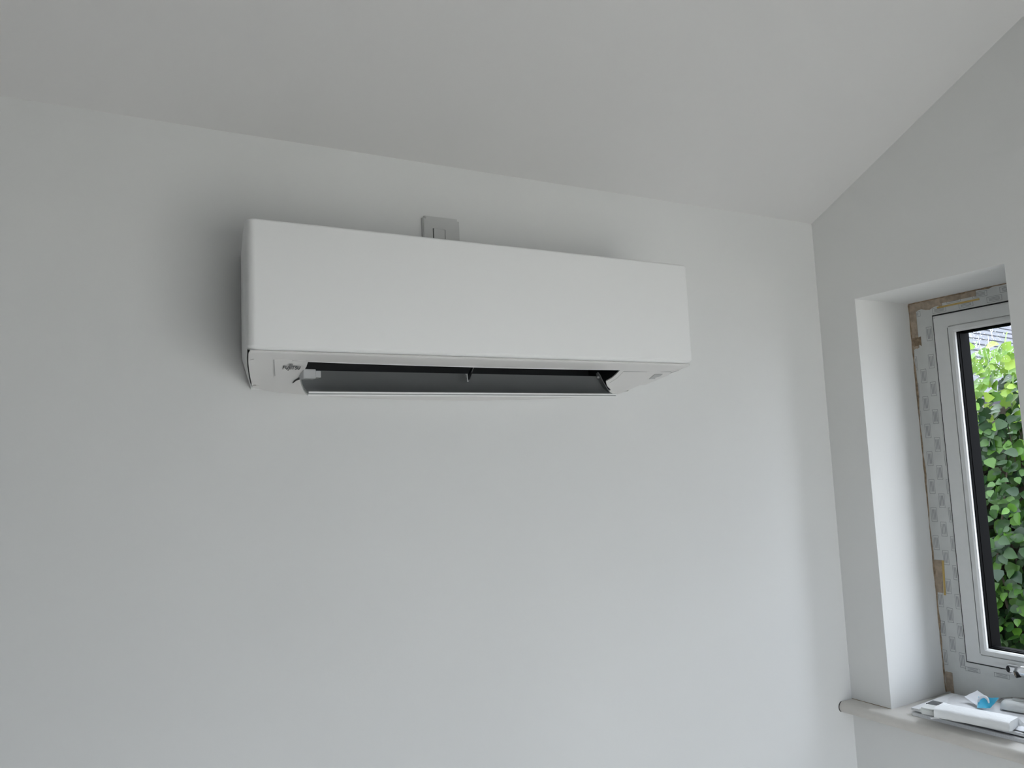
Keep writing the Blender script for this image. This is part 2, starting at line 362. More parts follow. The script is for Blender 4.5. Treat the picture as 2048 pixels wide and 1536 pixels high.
sill = smooth_angle(fin('window_sill', bm, 'sill'), 40); adopt(win, sill); sill['label'] = 'white painted bullnose sill board with worn dusty edge'
bm = bmesh.new(); tube(bm, [(x-.0008 if i not in (0, 12) else x, YB-.0006, z) for i, (x, z) in enumerate(prof[1:11])], .0011, 5)
subkids(sill, fin('sill_joint', bm, 'gap'))
bm = bmesh.new(); tube(bm, [(XR-.0006, YB-.002, SZ+.0004), (XR-.0006, 1.53, SZ+.0004), (XR-.0006, JY1+.002, SZ+.0002)], .0009, 5)
subkids(sill, fin('sill_joint', bm, 'foam'))
# handle on the sash bottom rail
hp = onX(2022, 1337, SX); hl = onX(2034, 1342, SX-.030)
bm = bmesh.new(); v = bbox(bm, SX-.012, SX, hp.y-.13, hp.y+.010, hp.z-.012, hp.z+.012)
bmesh.ops.bevel(bm, geom=bm.edges[:], offset=.0055, segments=3, affect='EDGES')
hb = smooth_angle(fin('handle', bm, 'chrome'), 50); adopt(win, hb); hb['label'] = 'satin chrome locking window handle'
bm = bmesh.new(); bmesh.ops.create_uvsphere(bm, u_segments=12, v_segments=8, radius=1)
for v in bm.verts: v.co = Vector((SX-.0112+v.co.x*.0022, hp.y+.001+v.co.y*.006, hp.z+v.co.z*.0085))
subkids(hb, fin('screw_cover', bm, 'handle_black', smooth=True))
bm = bmesh.new(); tube(bm, [(SX-.024, hl.y+.003, hl.z-.002), (SX-.025, hl.y-.012, hl.z), (SX-.025, hl.y-.05, hl.z+.002), (SX-.024, hl.y-.11, hl.z+.002)], [.0115, .0138, .0132, .0112], 14)
subkids(hb, fin('lever', bm, 'chrome', smooth=True))
bm = bmesh.new(); tube(bm, [(SX-.012, hl.y-.02, hl.z), (SX-.024, hl.y-.02, hl.z)], .009, 12); subkids(hb, fin('spindle', bm, 'chrome', smooth=True))
bm = bmesh.new(); tube(bm, [(SX-.026, hl.y-.004, hl.z-.006), (SX-.034, hl.y+.0035, hl.z-.0085)], [.0098, .0092], 16); subkids(hb, fin('lock_collar', bm, 'handle_black'))
bm = bmesh.new(); tube(bm, [(SX-.0338, hl.y+.0033, hl.z-.0084), (SX-.0348, hl.y+.0043, hl.z-.0087)], [.0052, .005], 14); subkids(hb, fin('lock_cylinder', bm, 'brass'))
bm = bmesh.new(); tube(bm, [(SX-.0346, hl.y+.0041, hl.z-.0087), (SX-.0352, hl.y+.0047, hl.z-.0088)], [.0022, .0022], 8); subkids(hb, fin('keyway', bm, 'handle_black'))

# ------------------------------------------------------------------ air conditioner
ACL, ACR, ACF = .2635, 1.2400, 1.365               # left, right, front plane
ACT = CAMZ + .4410
PB = CAMZ + .2205                                  # bottom of the front panel
ac = empty('air_conditioner', ((ACL+ACR)/2, YB, CAMZ+.15))
tag(ac, 'white wall-mounted split air conditioner with open louvre', 'air conditioner')
Y0, Y1 = 1.373, 1.580; UZ = CAMZ + .2118
bpx = [(504, 775), (530, 780.5), (560, 785), (617, 790.5), (700, 795.5), (820, 800), (950, 801.5), (1100, 797.5), (1232, 789.5), (1262, 781)]
bt = [onY(u, v, Y1) for u, v in bpx]; bx_ = [p.x for p in bt]; bz_ = [p.z for p in bt]
def zback(x): return float(np.interp(x, bx_, bz_))
def tt(y): return (y-Y0)/(Y1-Y0)
def U(x, y): t = tt(y); return UZ + (zback(x)-UZ)*t
def inset(t): return .0024 + .046*max(t, 0)**1.2
def onU(u, v):
    lo, hi = 1.30, 1.60
    for _ in range(50):
        m_ = (lo+hi)/2; p = onY(u, v, m_)
        if p.z < U(p.x, m_): lo = m_
        else: hi = m_
    return onY(u, v, lo)
# casing: sides, top and back
def plan(extra=0):
    """half outline of the left side from wall to front corner: list of (inset, y)"""
    return [(.032, YB-.001), (.020, 1.52), (.008, 1.45), (.003, 1.41), (.0025, 1.388)]
rows = []
for lvl in range(4):
    L_ = []
    for ins, y in plan():
        if lvl == 0: z = ACT-.0005; i_ = ins+.0012
        elif lvl == 1: z = ACT-.003; i_ = ins
        elif lvl == 2: z = CAMZ+.232; i_ = ins
        else:
            yy = min(y, Y1+.012); z = UZ + (CAMZ+.1735-UZ)*tt(yy); i_ = max(ins, inset(tt(yy))-.0022)
            if y < 1.40: z += .002
        L_.append((i_, y, z))
    rows.append(L_)
bm = bmesh.new(); V = []
for L_ in rows:
    r = [bm.verts.new((ACL+i_, y, z)) for i_, y, z in L_] + [bm.verts.new((ACR-i_, y, z)) for i_, y, z in L_[::-1]]
    V.append(r)
n = len(V[0])
for A, B in zip(V, V[1:]):
    for i in range(n):
        if i == n//2-1 and A is not V[0]: continue      # open at the front, behind the panel
        bm.faces.new((A[i], A[(i+1) % n], B[(i+1) % n], B[i]))
bm.faces.new(V[0])
cas = smooth_angle(fin('casing', bm, 'ac'), 40); adopt(ac, cas)
# front panel: rounded slab with chamfered lower edge
def rounded_plan(ins, r=.013):
    p = [(ACL+ins, 1.393)]
    for k in range(7):
        a = math.pi/2*k/6; p.append((ACL+ins+r-r*math.cos(a), ACF+ins+r-r*math.sin(a)))
    return p + [(ACL+ACR-x, y) for x, y in p[::-1]]
bm = bmesh.new(); V = []
for z, ins in ((ACT+.0005, .0028), (ACT-.0004, .0012), (ACT-.0018, .0003), (ACT-.0040, 0), (PB+.003, 0), (PB+.0005, .0008), (PB-.0022, .0040), (PB-.0048, .0085)):
    V.append([bm.verts.new((x, y, z)) for x, y in rounded_plan(ins)])
for A, B in zip(V, V[1:]):
    for i in range(len(A)-1): bm.faces.new((A[i], A[i+1], B[i+1], B[i]))
bm.faces.new(V[0]); bm.faces.new(V[-1][::-1])
for A, B in zip(V, V[1:]): bm.faces.new((A[-1], A[0], B[0], B[-1]))
fp = smooth_angle(fin('front_panel', bm, 'ac'), 50); adopt(ac, fp)
# lower cover with the outlet opening
hTL, hML = onU(617, 722), onU(604, 752); hTR, hMR = onU(1239, 741), onU(1212, 764)
tA = (tt(hTL.y)+tt(hTR.y))/2; tB = .90
def lerp_list(t, P): return float(np.interp(t, [a for a, _ in P], [b for _, b in P]))
def edge(pxs):
    P = [onU(u, v) for u, v in pxs]; L_ = [(tt(p.y), p.x) for p in P]; L_[0] = (tA, L_[0][1]); return [(-1, L_[0][1])] + L_ + [(2, L_[-1][1])]
LP = edge([(617, 722), (613, 733), (607, 743), (601, 751), (602, 757), (608, 766), (616, 783)])
RP = edge([(1239, 741), (1233, 748), (1224, 756), (1212, 763), (1214, 772), (1222, 780)])
def P3(x, t):
    y = Y0+(Y1-Y0)*t; z = U(x, y)
    if t < .03: z += .0012*(1-t/.03)**2
    return (x, y, z)
bm = bmesh.new()
def grid(ts, fa, fb, nc):
    V = [[bm.verts.new(P3(fa(t)+(fb(t)-fa(t))*c/nc, t)) for c in range(nc+1)] for t in ts]
    for A, B in zip(V, V[1:]):
        for c in range(nc): bm.faces.new((A[c], A[c+1], B[c+1], B[c]))
eL = lambda t: ACL+inset(t)+.0022*max(0, 1-t/.05); eR = lambda t: ACR-inset(t)-.0022*max(0, 1-t/.05)
grid([0, .01, .02, .03, .05, tA*.6, tA], eL, eR, 60)
TS = [tA+(tB-tA)*k/24 for k in range(25)]
grid(TS, eL, lambda t: lerp_list(t, LP), 10); grid(TS, lambda t: lerp_list(t, RP), eR, 16)
grid([tB, (tB+1)/2, 1], eL, eR, 60)
bmesh.ops.remove_doubles(bm, verts=bm.verts, dist=2e-5)
bmesh.ops.recalc_face_normals(bm, faces=bm.faces)
if sum(f.normal.z for f in bm.faces) > 0: bmesh.ops.reverse_faces(bm, faces=bm.faces)
bmesh.ops.solidify(bm, geom=bm.faces[:], thickness=.0025)
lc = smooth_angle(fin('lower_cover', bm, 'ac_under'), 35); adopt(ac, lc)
# rear lip of the cover down to the wall
bm = bmesh.new(); xs = [eL(1)+(eR(1)-eL(1))*k/60 for k in range(61)]
A = [bm.verts.new((x, Y1, U(x, Y1)+.0002)) for x in xs]; B = [bm.verts.new((x, YB-.001, U(x, Y1)+.012)) for x in xs]; D = [bm.verts.new((x, YB-.001, CAMZ+.26)) for x in xs]
for P, Q in ((A, B), (B, D)):
    for k in range(60): bm.faces.new((P[k], P[k+1], Q[k+1], Q[k]))
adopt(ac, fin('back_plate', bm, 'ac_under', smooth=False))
# pale rim along the front of the opening
bm = bmesh.new()
yA = Y0+(Y1-Y0)*tA
tube(bm, [(hTL.x+(hTR.x-hTL.x)*k/20, yA, U(hTL.x+(hTR.x-hTL.x)*k/20, yA)+.0006) for k in range(21)], .0013, 6)
adopt(ac, fin('outlet_rim', bm, 'ac', smooth=True))
# black outlet cavity
cx0, cx1 = .347, 1.085
bm = bmesh.new()
cp = [(yA-.003, U(.7, yA)+.003), (yA-.003, CAMZ+.30), (1.50, CAMZ+.33), (1.555, CAMZ+.27), (1.566, CAMZ+.175)]
a = [bm.verts.new((cx0, y, z)) for y, z in cp]; b = [bm.verts.new((cx1, y, z)) for y, z in cp]
for i in range(len(cp)-1): bm.faces.new((a[i], a[i+1], b[i+1], b[i]))
bm.faces.new(a); bm.faces.new(b[::-1])
cav = fin('outlet_cavity', bm, 'black'); adopt(ac, cav)
for y, z in ((1.470, .262), (1.482, .250), (1.494, .238), (1.503, .226)):
    bm = bmesh.new(); bbox(bm, cx0+.002, hTR.x-.045, y, y+.010, CAMZ+z, CAMZ+z+.0012)
    adopt(ac, fin('fin', bm, 'vane'))
# louvre flap: white outer shell, dark inner face, end cheeks
lip = Vector((0, 1.420, CAMZ+.1480)); hin = Vector((0, 1.484, CAMZ+.1965))
fx0, fx1 = .3775, 1.0585
def fl(s, off):
    p = lip.lerp(hin, s); d = (hin-lip).normalized(); nrm = Vector((0, -d.z, d.y))
    p = p + nrm*(off - .010*math.sin(math.pi*min(max(s, 0), 1))); return (p.y, p.z)
bm = bmesh.new(); ss = [0, .02, .2, .4, .6, .8, 1]
prism_x(bm, [fl(s, -.0066) for s in ss] + [fl(s, -.0036) for s in ss[::-1]], fx0, fx1)
flap = smooth_angle(fin('louvre', bm, 'ac'), 40); adopt(ac, flap); flap['label'] = 'open white louvre flap with dark grey inner face'
bm = bmesh.new(); prism_x(bm, [fl(s, -.0020) for s in [.05, .2, .4, .6, .8, 1]] + [fl(s, 0) for s in [1, .8, .6, .4, .2, .05]], fx0+.001, fx1-.001)
subkids(flap, smooth_angle(fin('inner_face', bm, 'grey'), 40))
bm = bmesh.new(); prism_x(bm, [fl(.012, -.0036), fl(.012, -.0010), fl(.4, -.0010), fl(.4, -.0036)], fx0+.0005, fx1-.0005)
subkids(flap, fin('groove', bm, 'midgrey'))
bm = bmesh.new(); prism_x(bm, [fl(0, -.0010), fl(0, .0022), fl(.045, .0022), fl(.045, -.0010)], fx0+.0005, fx1-.0005)
subkids(flap, fin('lip', bm, 'ac'))
x = fx1-.005
bm = bmesh.new(); prism_x(bm, [fl(.2, -.001), fl(.4, -.001), fl(.7, -.001), fl(.85, -.001), fl(1.0, -.001), fl(1.07, .004), fl(1.03, .0095), fl(.9, .0115), fl(.7, .0105), fl(.5, .0085), fl(.35, .005)], x, x+.002)
subkids(flap, fin('end_cheek', bm, 'grey'))
bm = bmesh.new(); q = fl(.90, .005); tube(bm, [(x-.0045, q[0], q[1]), (x+.0005, q[0], q[1])], .0026, 10); subkids(flap, fin('hinge_pin', bm, 'lightgrey', smooth=True))
# white hinge bracket at the left end
p0, p1 = onY(607, 757, 1.452), onY(632, 738, 1.452)
adopt(ac, box('hinge_bracket', p0.x, p1.x, 1.452, 1.480, p0.z, p1.z, 'lightgrey', bev=.0016))
p0, p1 = onY(631, 755, 1.456), onY(642, 741.5, 1.456)
adopt(ac, box('hinge_shaft', p0.x, p1.x, 1.456, 1.478, p0.z, p1.z, 'lightgrey', bev=.0012))
# centre stay: black arm and pale clip
pa, pb, pc = onY(946, 733, 1.462), onY(941, 745, 1.458), onY(936, 757, 1.452)
bm = bmesh.new(); tube(bm, [pa, pb, pc], [.0028, .0036, .0040], 8); adopt(ac, fin('louvre_arm', bm, 'black', smooth=True))
bm = bmesh.new(); tube(bm, [pa+Vector((.001, -.003, 0)), pb+Vector((.0005, -.004, 0))], .0006, 5); adopt(ac, fin('arm_edge', bm, 'midgrey'))
bm = bmesh.new(); tube(bm, [onY(931, 748.5, 1.448), onY(934, 749, 1.447), onY(934.3, 755, 1.446), onY(935, 761, 1.444), onY(935.6, 763.2, 1.443)], [.0012, .0015, .0015, .0014, .0019], 8)
adopt(ac, fin('louvre_clip', bm, 'lightgrey', smooth=True))
# raised service panels, sensor, hinge slot and brand mark on the cover
def under_patch(name, pxs, m, lift=.0006, th=.0006):
    P = [onU(u, v) for u, v in pxs]; d = Vector((0, -.28, -.96)); bm = bmesh.new()
    a = [bm.verts.new(p + d*lift) for p in P]; b = [bm.verts.new(p + d*(lift-th)) for p in P]; n = len(P)
    bm.faces.new(a); bm.faces.new(b[::-1])
    for i in range(n): bm.faces.new((a[i], b[i], b[(i+1) % n], a[(i+1) % n]))
    k = fin(name, bm, m); adopt(ac, k); return k
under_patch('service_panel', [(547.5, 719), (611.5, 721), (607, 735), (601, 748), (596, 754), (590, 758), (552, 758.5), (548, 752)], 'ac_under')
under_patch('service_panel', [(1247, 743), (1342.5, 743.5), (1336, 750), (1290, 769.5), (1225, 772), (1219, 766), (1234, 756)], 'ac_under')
under_patch('panel_groove', [(546.9, 718.5), (548.4, 718.5), (550.6, 751), (549.1, 751)], 'sensor', .0010)
under_patch('panel_groove', [(1247, 742.2), (1342.5, 742.8), (1342.5, 743.6), (1247, 743.0)], 'sensor', .0010)
under_patch('receiver_window', [(1298, 757.5), (1309, 748.3), (1325, 747.8), (1314, 757)], 'sensor', .0011)
under_patch('hinge_slot', [(602, 751), (601, 757), (596.5, 758.5), (592, 760), (588, 763.5), (584.5, 765), (588, 760.5), (594, 756.5)], 'gap', .0016)
# brand mark as small strokes lying on the service panel
o0 = onU(565, 736.4); ex = (onU(600, 737.2)-o0); ey = (onU(566, 728.5)-o0)
U_LEN = 7.0
def stroke(pts, wd=.16):
    wd *= 1.45
    d = Vector((0, -.28, -.96)).normalized(); P = [o0 + ex*(x/U_LEN) + ey*y + d*.0018 for x, y in pts]
    exn, eyn = ex/U_LEN, ey
    for i in range(len(pts)-1):
        (xa, ya), (xb, yb) = pts[i], pts[i+1]; dx, dy = xb-xa, (yb-ya)*1.6; L_ = math.hypot(dx, dy) or 1
        nx, ny = -dy/L_*wd/2, dx/L_*wd/2/1.6; e_ = wd*.25
        ax, ay, bx2, by2 = xa-dx/L_*e_, ya-dy/L_*e_/1.6, xb+dx/L_*e_, yb+dy/L_*e_/1.6
        q = [(ax+nx, ay+ny), (bx2+nx, by2+ny), (bx2-nx, by2-ny), (ax-nx, ay-ny)]
        lgb.faces.new([lgb.verts.new(o0 + exn*x + eyn*y + d*.0018) for x, y in q])
lgb = bmesh.new()
stroke([(.1, 0), (.25, .72), (.95, .74)], .2); stroke([(.2, .38), (.75, .38)], .16)                                    # F
stroke([(1.25, .74), (1.2, .25), (1.45, .02), (1.85, .06), (2.05, .3), (2.12, .74)], .2)                               # U
stroke([(2.75, .74), (2.65, .05), (2.35, -.28), (2.05, -.26)], .2)                                                     # J
stroke([(3.3, .74), (3.25, 0)], .2)                                                                                    # I
stroke([(3.6, .74), (4.75, .74)], .16); stroke([(4.15, .72), (4.1, 0)], .2)                                            # T
stroke([(5.65, .66), (5.25, .76), (5.0, .6), (5.1, .44), (5.55, .32), (5.6, .12), (5.3, .0), (4.92, .08)], .18)        # S
stroke([(6.0, .74), (5.96, .25), (6.2, .02), (6.6, .06), (6.8, .3), (6.86, .74)], .2)                                  # U
loop = [(3.0+.62*math.cos(a), 1.12+.2*math.sin(2*a)) for a in (2*math.pi*k/20 for k in range(21))]; stroke(loop, .12)  # looped mark
lg = fin('brand_mark', lgb, 'ink'); adopt(ac, lg); lg['label'] = 'small dark lettering reading FUJITSU'

# ------------------------------------------------------------------ switch plate half hidden behind the unit
s0 = onY(845, 431, YB-.008); s1 = onY(918, 438.5, YB-.008); pxc = (s0.x+s1.x)/2; hw = (s1.x-s0.x)/2; ztop = (s0.z+s1.z)/2
sp = empty('isolator_switch', (pxc, YB, ztop-2*hw)); tag(sp, 'grey-white square isolator switch plate above the air conditioner', 'switch')
bm = bmesh.new(); bbox(bm, pxc-hw, pxc+hw, YB-.009, YB-.0002, ztop-2*hw, ztop)
bmesh.ops.bevel(bm, geom=[e for e in bm.edges if abs(e.verts[0].co.y-e.verts[1].co.y) > .001], offset=.005, segments=4, affect='EDGES')
bmesh.ops.bevel(bm, geom=[e for e in bm.edges if all(v.co.y < YB-.008 for v in e.verts)], offset=.002, segments=2, affect='EDGES')
adopt(sp, smooth_angle(fin('face_plate', bm, 'plate'), 40))
r0 = onY(866.5, 457.5, YB-.009); r1 = onY(888, 459, YB-.009)
rk = box('rocker', r0.x, r1.x, YB-.0125, YB-.008, r0.z-.036, r0.z, 'plate', bev=.0012); adopt(sp, rk)
adopt(sp, box('rocker_gap', r0.x-.0012, r1.x+.0012, YB-.0094, YB-.0085, r0.z-.037, r0.z+.0008, 'gap'))
bm = bmesh.new(); c = (r1.x+.0105, r0.z-.004); prism = [(0, 0)]
bbox(bm, r1.x+.003, r1.x+.024, YB-.0105, YB-.0085, r0.z-.034, r0.z+.0, ); adopt(sp, fin('fuse_carrier', bm, 'plate'))

# ------------------------------------------------------------------ things on the sill
random.seed(11)
def oriented(o, base, ang):
    o.location = base; o.rotation_euler = (0, 0, ang)
def booklet(label, base, ang, ln, wd, th, grp):
    """length along local -Y, width along local +X, starts at the front-left corner"""
    e = empty('instruction_booklet', base); e.rotation_euler = (0, 0, ang); tag(e, label, 'booklet', grp)
    bm = bmesh.new(); bbox(bm, .0006, wd-.001, -ln+.0006, -.0006, .0005, th-.0005); fin('pages', bm, 'paper_edge', e)
    for z in (0, th-.0005):
        bm = bmesh.new(); bbox(bm, 0, wd, -ln, 0, z, z+.0005); fin('cover', bm, 'paper', e)
    # loose clear sleeve around it
    bm = bmesh.new(); nx, ny = 10, 14
    def surf(zf):
        V = [[bm.verts.new(((wd+.004)*i/nx-.0005, -(ln+.03)*j/ny+.018, zf(i, j))) for j in range(ny+1)] for i in range(nx+1)]
        for i in range(nx):
            for j in range(ny): bm.faces.new((V[i][j], V[i+1][j], V[i+1][j+1], V[i][j+1]))
    def top(i, j):
        ed = min(j/2, 1)*min((ny-j)/2, 1)
        return .001 + (th+.0004)*(1 if ed >= 1 else ed*.6) + random.uniform(0, .0012)*(1 if ed >= 1 else .6)
    surf(top); fin('plastic_sleeve', bm, 'clearbag', e, True)
    return e
bA = onZ(1824, 1431, SZ); bB = onZ(2048, 1487, SZ); ang = math.atan2(bB.x-bA.x, -(bB.y-bA.y))
G = 'booklets stacked on the window sill'
booklet('lower white instruction booklet in a clear sleeve resting on the sill', (bA.x, bA.y, SZ+.0003), ang, .300, .205, .0085, G)
booklet('upper white instruction booklet in a clear sleeve, under the remote pouch', (bA.x+.004, bA.y+.004, SZ+.0122), ang+.02, .297, .200, .0065, G)
ZT = SZ+.0122+.0065+.0022
# remote control sliding out of a white foam pouch
ra = onZ(1846, 1410, ZT+.018); rb = onZ(2028, 1444, ZT+.018); rdir = Vector((rb.x-ra.x, rb.y-ra.y, 0)); rl = rdir.length; rdir.normalize()
ra_ang = math.atan2(rdir.y, rdir.x)
rem = empty('remote_control', (ra.x, ra.y, ZT)); rem.rotation_euler = (0, 0, ra_ang); tag(rem, 'white remote control with dark screen sliding out of a foam pouch', 'remote control')
bm = bmesh.new(); bbox(bm, 0, .16, -.026, .026, .002, .018)
bmesh.ops.bevel(bm, geom=bm.edges[:], offset=.004, segments=2, affect='EDGES'); smooth_angle(fin('remote_body', bm, 'remote', rem), 50)
sA = [onZ(u, v, ZT+.0182) for u, v in ((1852, 1407), (1866, 1401), (1886, 1405.5), (1873, 1411))]
mi = (Matrix.Translation(rem.location) @ Matrix.Rotation(ra_ang, 4, 'Z')).inverted()
bm = bmesh.new(); L0 = [mi @ p for p in sA]
a = [bm.verts.new((p.x, p.y, .0187)) for p in L0]; b = [bm.verts.new((p.x, p.y, .0170)) for p in L0]
bm.faces.new(a); bm.faces.new(b[::-1])
for i in range(4): bm.faces.new((a[i], b[i], b[(i+1) % 4], a[(i+1) % 4]))
fin('screen', bm, 'lcd', rem)
bm = bmesh.new(); nl, nr = 22, 20; V = []
for i in range(nl+1):
    s = i/nl; x = .040 + (rl-.040)*s
    hw_, hz = .034, .0125
    if s > .93: hz *= 1-.10*(s-.93)/.07
    if s < .08: hw_ += .003*(1-s/.08); hz += .002*(1-s/.08)
    ring_ = []
    for k in range(nr):
        a = 2*math.pi*k/nr; cx, cz = math.cos(a), math.sin(a); pw = .42
        yy = hw_*math.copysign(abs(cx)**pw, cx); zz = hz*math.copysign(abs(cz)**pw, cz)
        ring_.append(bm.verts.new((x + (.0015*random.uniform(-1, 1) if i in (0, nl) else 0), yy+random.uniform(-.0004, .0004), .0125+zz+random.uniform(-.0005, .0005))))
    V.append(ring_)
for A, B in zip(V, V[1:]):
    for k in range(nr): bm.faces.new((A[k], A[(k+1) % nr], B[(k+1) % nr], B[k]))
bm.faces.new(V[-1])
po = fin('foam_pouch', bm, 'pouch', rem, False); smooth_angle(po, 45)
bm = bmesh.new(); pts = [(rl-.001, .033, .022), (rl+.004, .040, .010), (rl+.020, .036, .003), (rl-.001, .030, .002)]
bm.faces.new([bm.verts.new(p) for p in pts]); f2 = [bm.verts.new((x+.001, y-.001, z-.0006)) for x, y, z in pts]; bm.faces.new(f2[::-1]); fin('pouch_flap', bm, 'pouch', rem)
bm = bmesh.new(); pts = [(.046, -.033, .006), (.030, -.040, .0015), (.036, -.044, .001), (.052, -.034, .003)]
bm.faces.new([bm.verts.new(p) for p in pts]); fin('pouch_flap', bm, 'pouch', rem)
# white sachet and blue film packet leaning behind the pouch
def crumple(name, quad, nx, ny, amp, m, parent, thick=.0012, bulge=0):
    bm = bmesh.new(); Q = [Vector(q) for q in quad]; nrm = (Q[1]-Q[0]).cross(Q[3]-Q[0]).normalized()
    V = []
    for i in range(nx+1):
        row = []
        for j in range(ny+1):
            s, t = i/nx, j/ny; p = Q[0]*(1-s)*(1-t)+Q[1]*s*(1-t)+Q[2]*s*t+Q[3]*(1-s)*t
            row.append(bm.verts.new(p + nrm*(random.uniform(-amp, amp) + bulge*math.sin(math.pi*s)*math.sin(math.pi*t))))
        V.append(row)
    for i in range(nx):
        for j in range(ny): bm.faces.new((V[i][j], V[i+1][j], V[i+1][j+1], V[i][j+1]))
    bmesh.ops.recalc_face_normals(bm, faces=bm.faces); bmesh.ops.solidify(bm, geom=bm.faces[:], thickness=thick)
    k = fin(name, bm, m); smooth_angle(k, 60)
    if parent: adopt(parent, k)
    return k
def onP(u, v, X): return onX(u, v, X)
bz0 = ZT+.001
k0 = onZ(1958, 1416, bz0)
blue = empty('battery_packet', (k0.x, k0.y, bz0)); tag(blue, 'shiny white packet with blue film lying open behind the remote pouch', 'packet')
qw = [onX(1929, 1394, 2.10), onX(1955, 1381, 2.125), onX(1985, 1402, 2.11), onZ(1955, 1413, bz0+.001)]
crumple('packet_sheet', qw, 6, 6, .0010, 'packet', blue, .0008, .003)
qb = [onZ(1954, 1416, bz0+.001), onX(1957, 1394, 2.098), onX(1998, 1396, 2.098), onZ(1980, 1417, bz0+.001)]
crumple('blue_film', qb, 7, 6, .0012, 'blue', blue, .0008, .005)
ql = [onX(1956, 1403, 2.0845), onX(1962, 1392.5, 2.089), onX(1975, 1394.5, 2.0885), onX(1977, 1406, 2.084)]
bm = bmesh.new()
pts = []
for k in range(12):
    a = math.pi*(.02+.96*k/11); pts.append(onX(1967-10.5*math.cos(a), 1407-14*math.sin(a), 2.084))
tube(bm, pts, [.0018+.0022*math.sin(math.pi*k/11) for k in range(12)], 6); kk = fin('curved_highlight', bm, 'packet', smooth=True); adopt(blue, kk)  # bright curved highlight on the shiny film, built as a white bead
# white remote cradle in a clear bag at the edge of the frame
h0 = onZ(2012, 1422, bz0+.0)
cr = empty('remote_cradle', (h0.x, h0.y, bz0)); cr.rotation_euler = (0, 0, ra_ang); tag(cr, 'small white plastic remote holder in clear bag behind the pouch end', 'remote holder')
bm = bmesh.new(); V = []
for i, (x, hw_, hz) in enumerate(((-.018, .016, .010), (-.014, .021, .018), (.0, .024, .022), (.03, .024, .0215), (.06, .023, .017), (.075, .020, .010))):
    V.append([bm.verts.new((x, .03+hw_*math.copysign(abs(math.cos(a))**.5, math.cos(a)), max(0, hz*math.copysign(abs(math.sin(a))**.6, math.sin(a))))) for a in (2*math.pi*k/18 for k in range(18))])
for A, B in zip(V, V[1:]):
    for k in range(18): bm.faces.new((A[k], A[(k+1) % 18], B[(k+1) % 18], B[k]))
bm.faces.new(V[0][::-1]); bm.faces.new(V[-1]); fin('holder_shell', bm, 'remote', cr, True)
bm = bmesh.new(); bbox(bm, .006, .034, .026, .038, .0205, .0265); bmesh.ops.bevel(bm, geom=bm.edges[:], offset=.0025, segments=2, affect='EDGES'); fin('holder_clip', bm, 'remote', cr)
bm = bmesh.new(); V = []
for i in range(9):
    row = []
    for j in range(9):
        s, t_ = i/8, j/8; e_ = math.sin(math.pi*s)**.5*math.sin(math.pi*t_)**.5 if 0 < s < 1 and 0 < t_ < 1 else 0
        row.append(bm.verts.new((-.04+.14*s, -.012+.085*t_, .0012+.028*e_+random.uniform(0, .003))))
    V.append(row)
for i in range(8):
    for j in range(8): bm.faces.new((V[i][j], V[i+1][j], V[i+1][j+1], V[i][j+1]))
fin('plastic_bag', bm, 'clearbag', cr, False)
# folded leaflet corner at the frame edge
l0 = onZ(2030, 1459, ZT); l1 = onZ(2048, 1452, ZT)
lf = empty('folded_leaflet', (l0.x, l0.y, ZT)); tag(lf, 'white folded leaflet corner beside the closed end of the remote pouch', 'leaflet')
crumple('leaflet_sheet', [l0+Vector((0, 0, .0015)), l1+Vector((.01, 0, .003)), l1+Vector((.03, -.10, .003)), l0+Vector((-.01, -.09, .0015))], 4, 6, .0006, 'packet', lf, .0008)

# ------------------------------------------------------------------ outside: ground, hedge, neighbour's roof
o = box('bounce_patio', -8, 9, -12, -1, -.25, -.04, 'paving'); tag(o, 'unseen pale paving added outside the door to bounce sky light upwards', 'bounce_patio', kind='structure')  # unseen slab, added to throw sky light up through the door
o = box('ground', 2.3, 30, -1, 25, -.25, -.05, 'soil'); tag(o, 'dark wet ground outside the window', 'ground', kind='structure')
random.seed(21)
hedge = empty('ivy_hedge', (4.8, 3.0, -.05)); tag(hedge, 'tall wet green ivy hedge outside the window', 'hedge')
# one leaf: heart shaped, folded along the midrib
lv = [(0, 0, 0), (0, .35, -.03), (0, .75, -.02), (0, 1.05, -.10), (-.38, .12, .08), (-.46, .42, .07), (-.26, .78, .03), (.38, .12, .08), (.46, .42, .07), (.26, .78, .03)]
lfc = [(0, 1, 5, 4), (1, 2, 6, 5), (2, 3, 6), (0, 7, 8, 1), (1, 8, 9, 2), (2, 9, 3)]
leaf_me = {}
for nm in ('leaf', 'youngleaf'):
    me = bpy.data.meshes.new(nm); me.from_pydata(lv, [], lfc); me.update(); me.materials.append(M[nm]); me.shade_smooth(); leaf_me[nm] = me
def hx(y, z):      # front surface of the hedge
    return 4.35 + .10*math.sin(3.1*y+1) + .07*math.sin(5.3*z+2*y) + (.55*max(0, z-1.7)**1.2)
def htop(y): return 2.10 - .45*max(-.5, min(y-2.75, .35)) + .05*math.sin(7*y+1) + .03*math.sin(17*y)
def leaf_matrix(p, size):
    a = random.uniform(-1, 1); n_ = Vector((-1+random.gauss(0, .35), random.gauss(0, .5), .55+random.gauss(0, .45))).normalized()
    d = Vector((random.gauss(-.15, .3), random.gauss(0, .8), -.5+random.gauss(0, .6))); d = (d-n_*d.dot(n_)).normalized()
    s = d.cross(n_)
    return Matrix(((s.x*size, d.x*size, n_.x*size, p.x), (s.y*size, d.y*size, n_.y*size, p.y), (s.z*size, d.z*size, n_.z*size, p.z), (0, 0, 0, 1)))
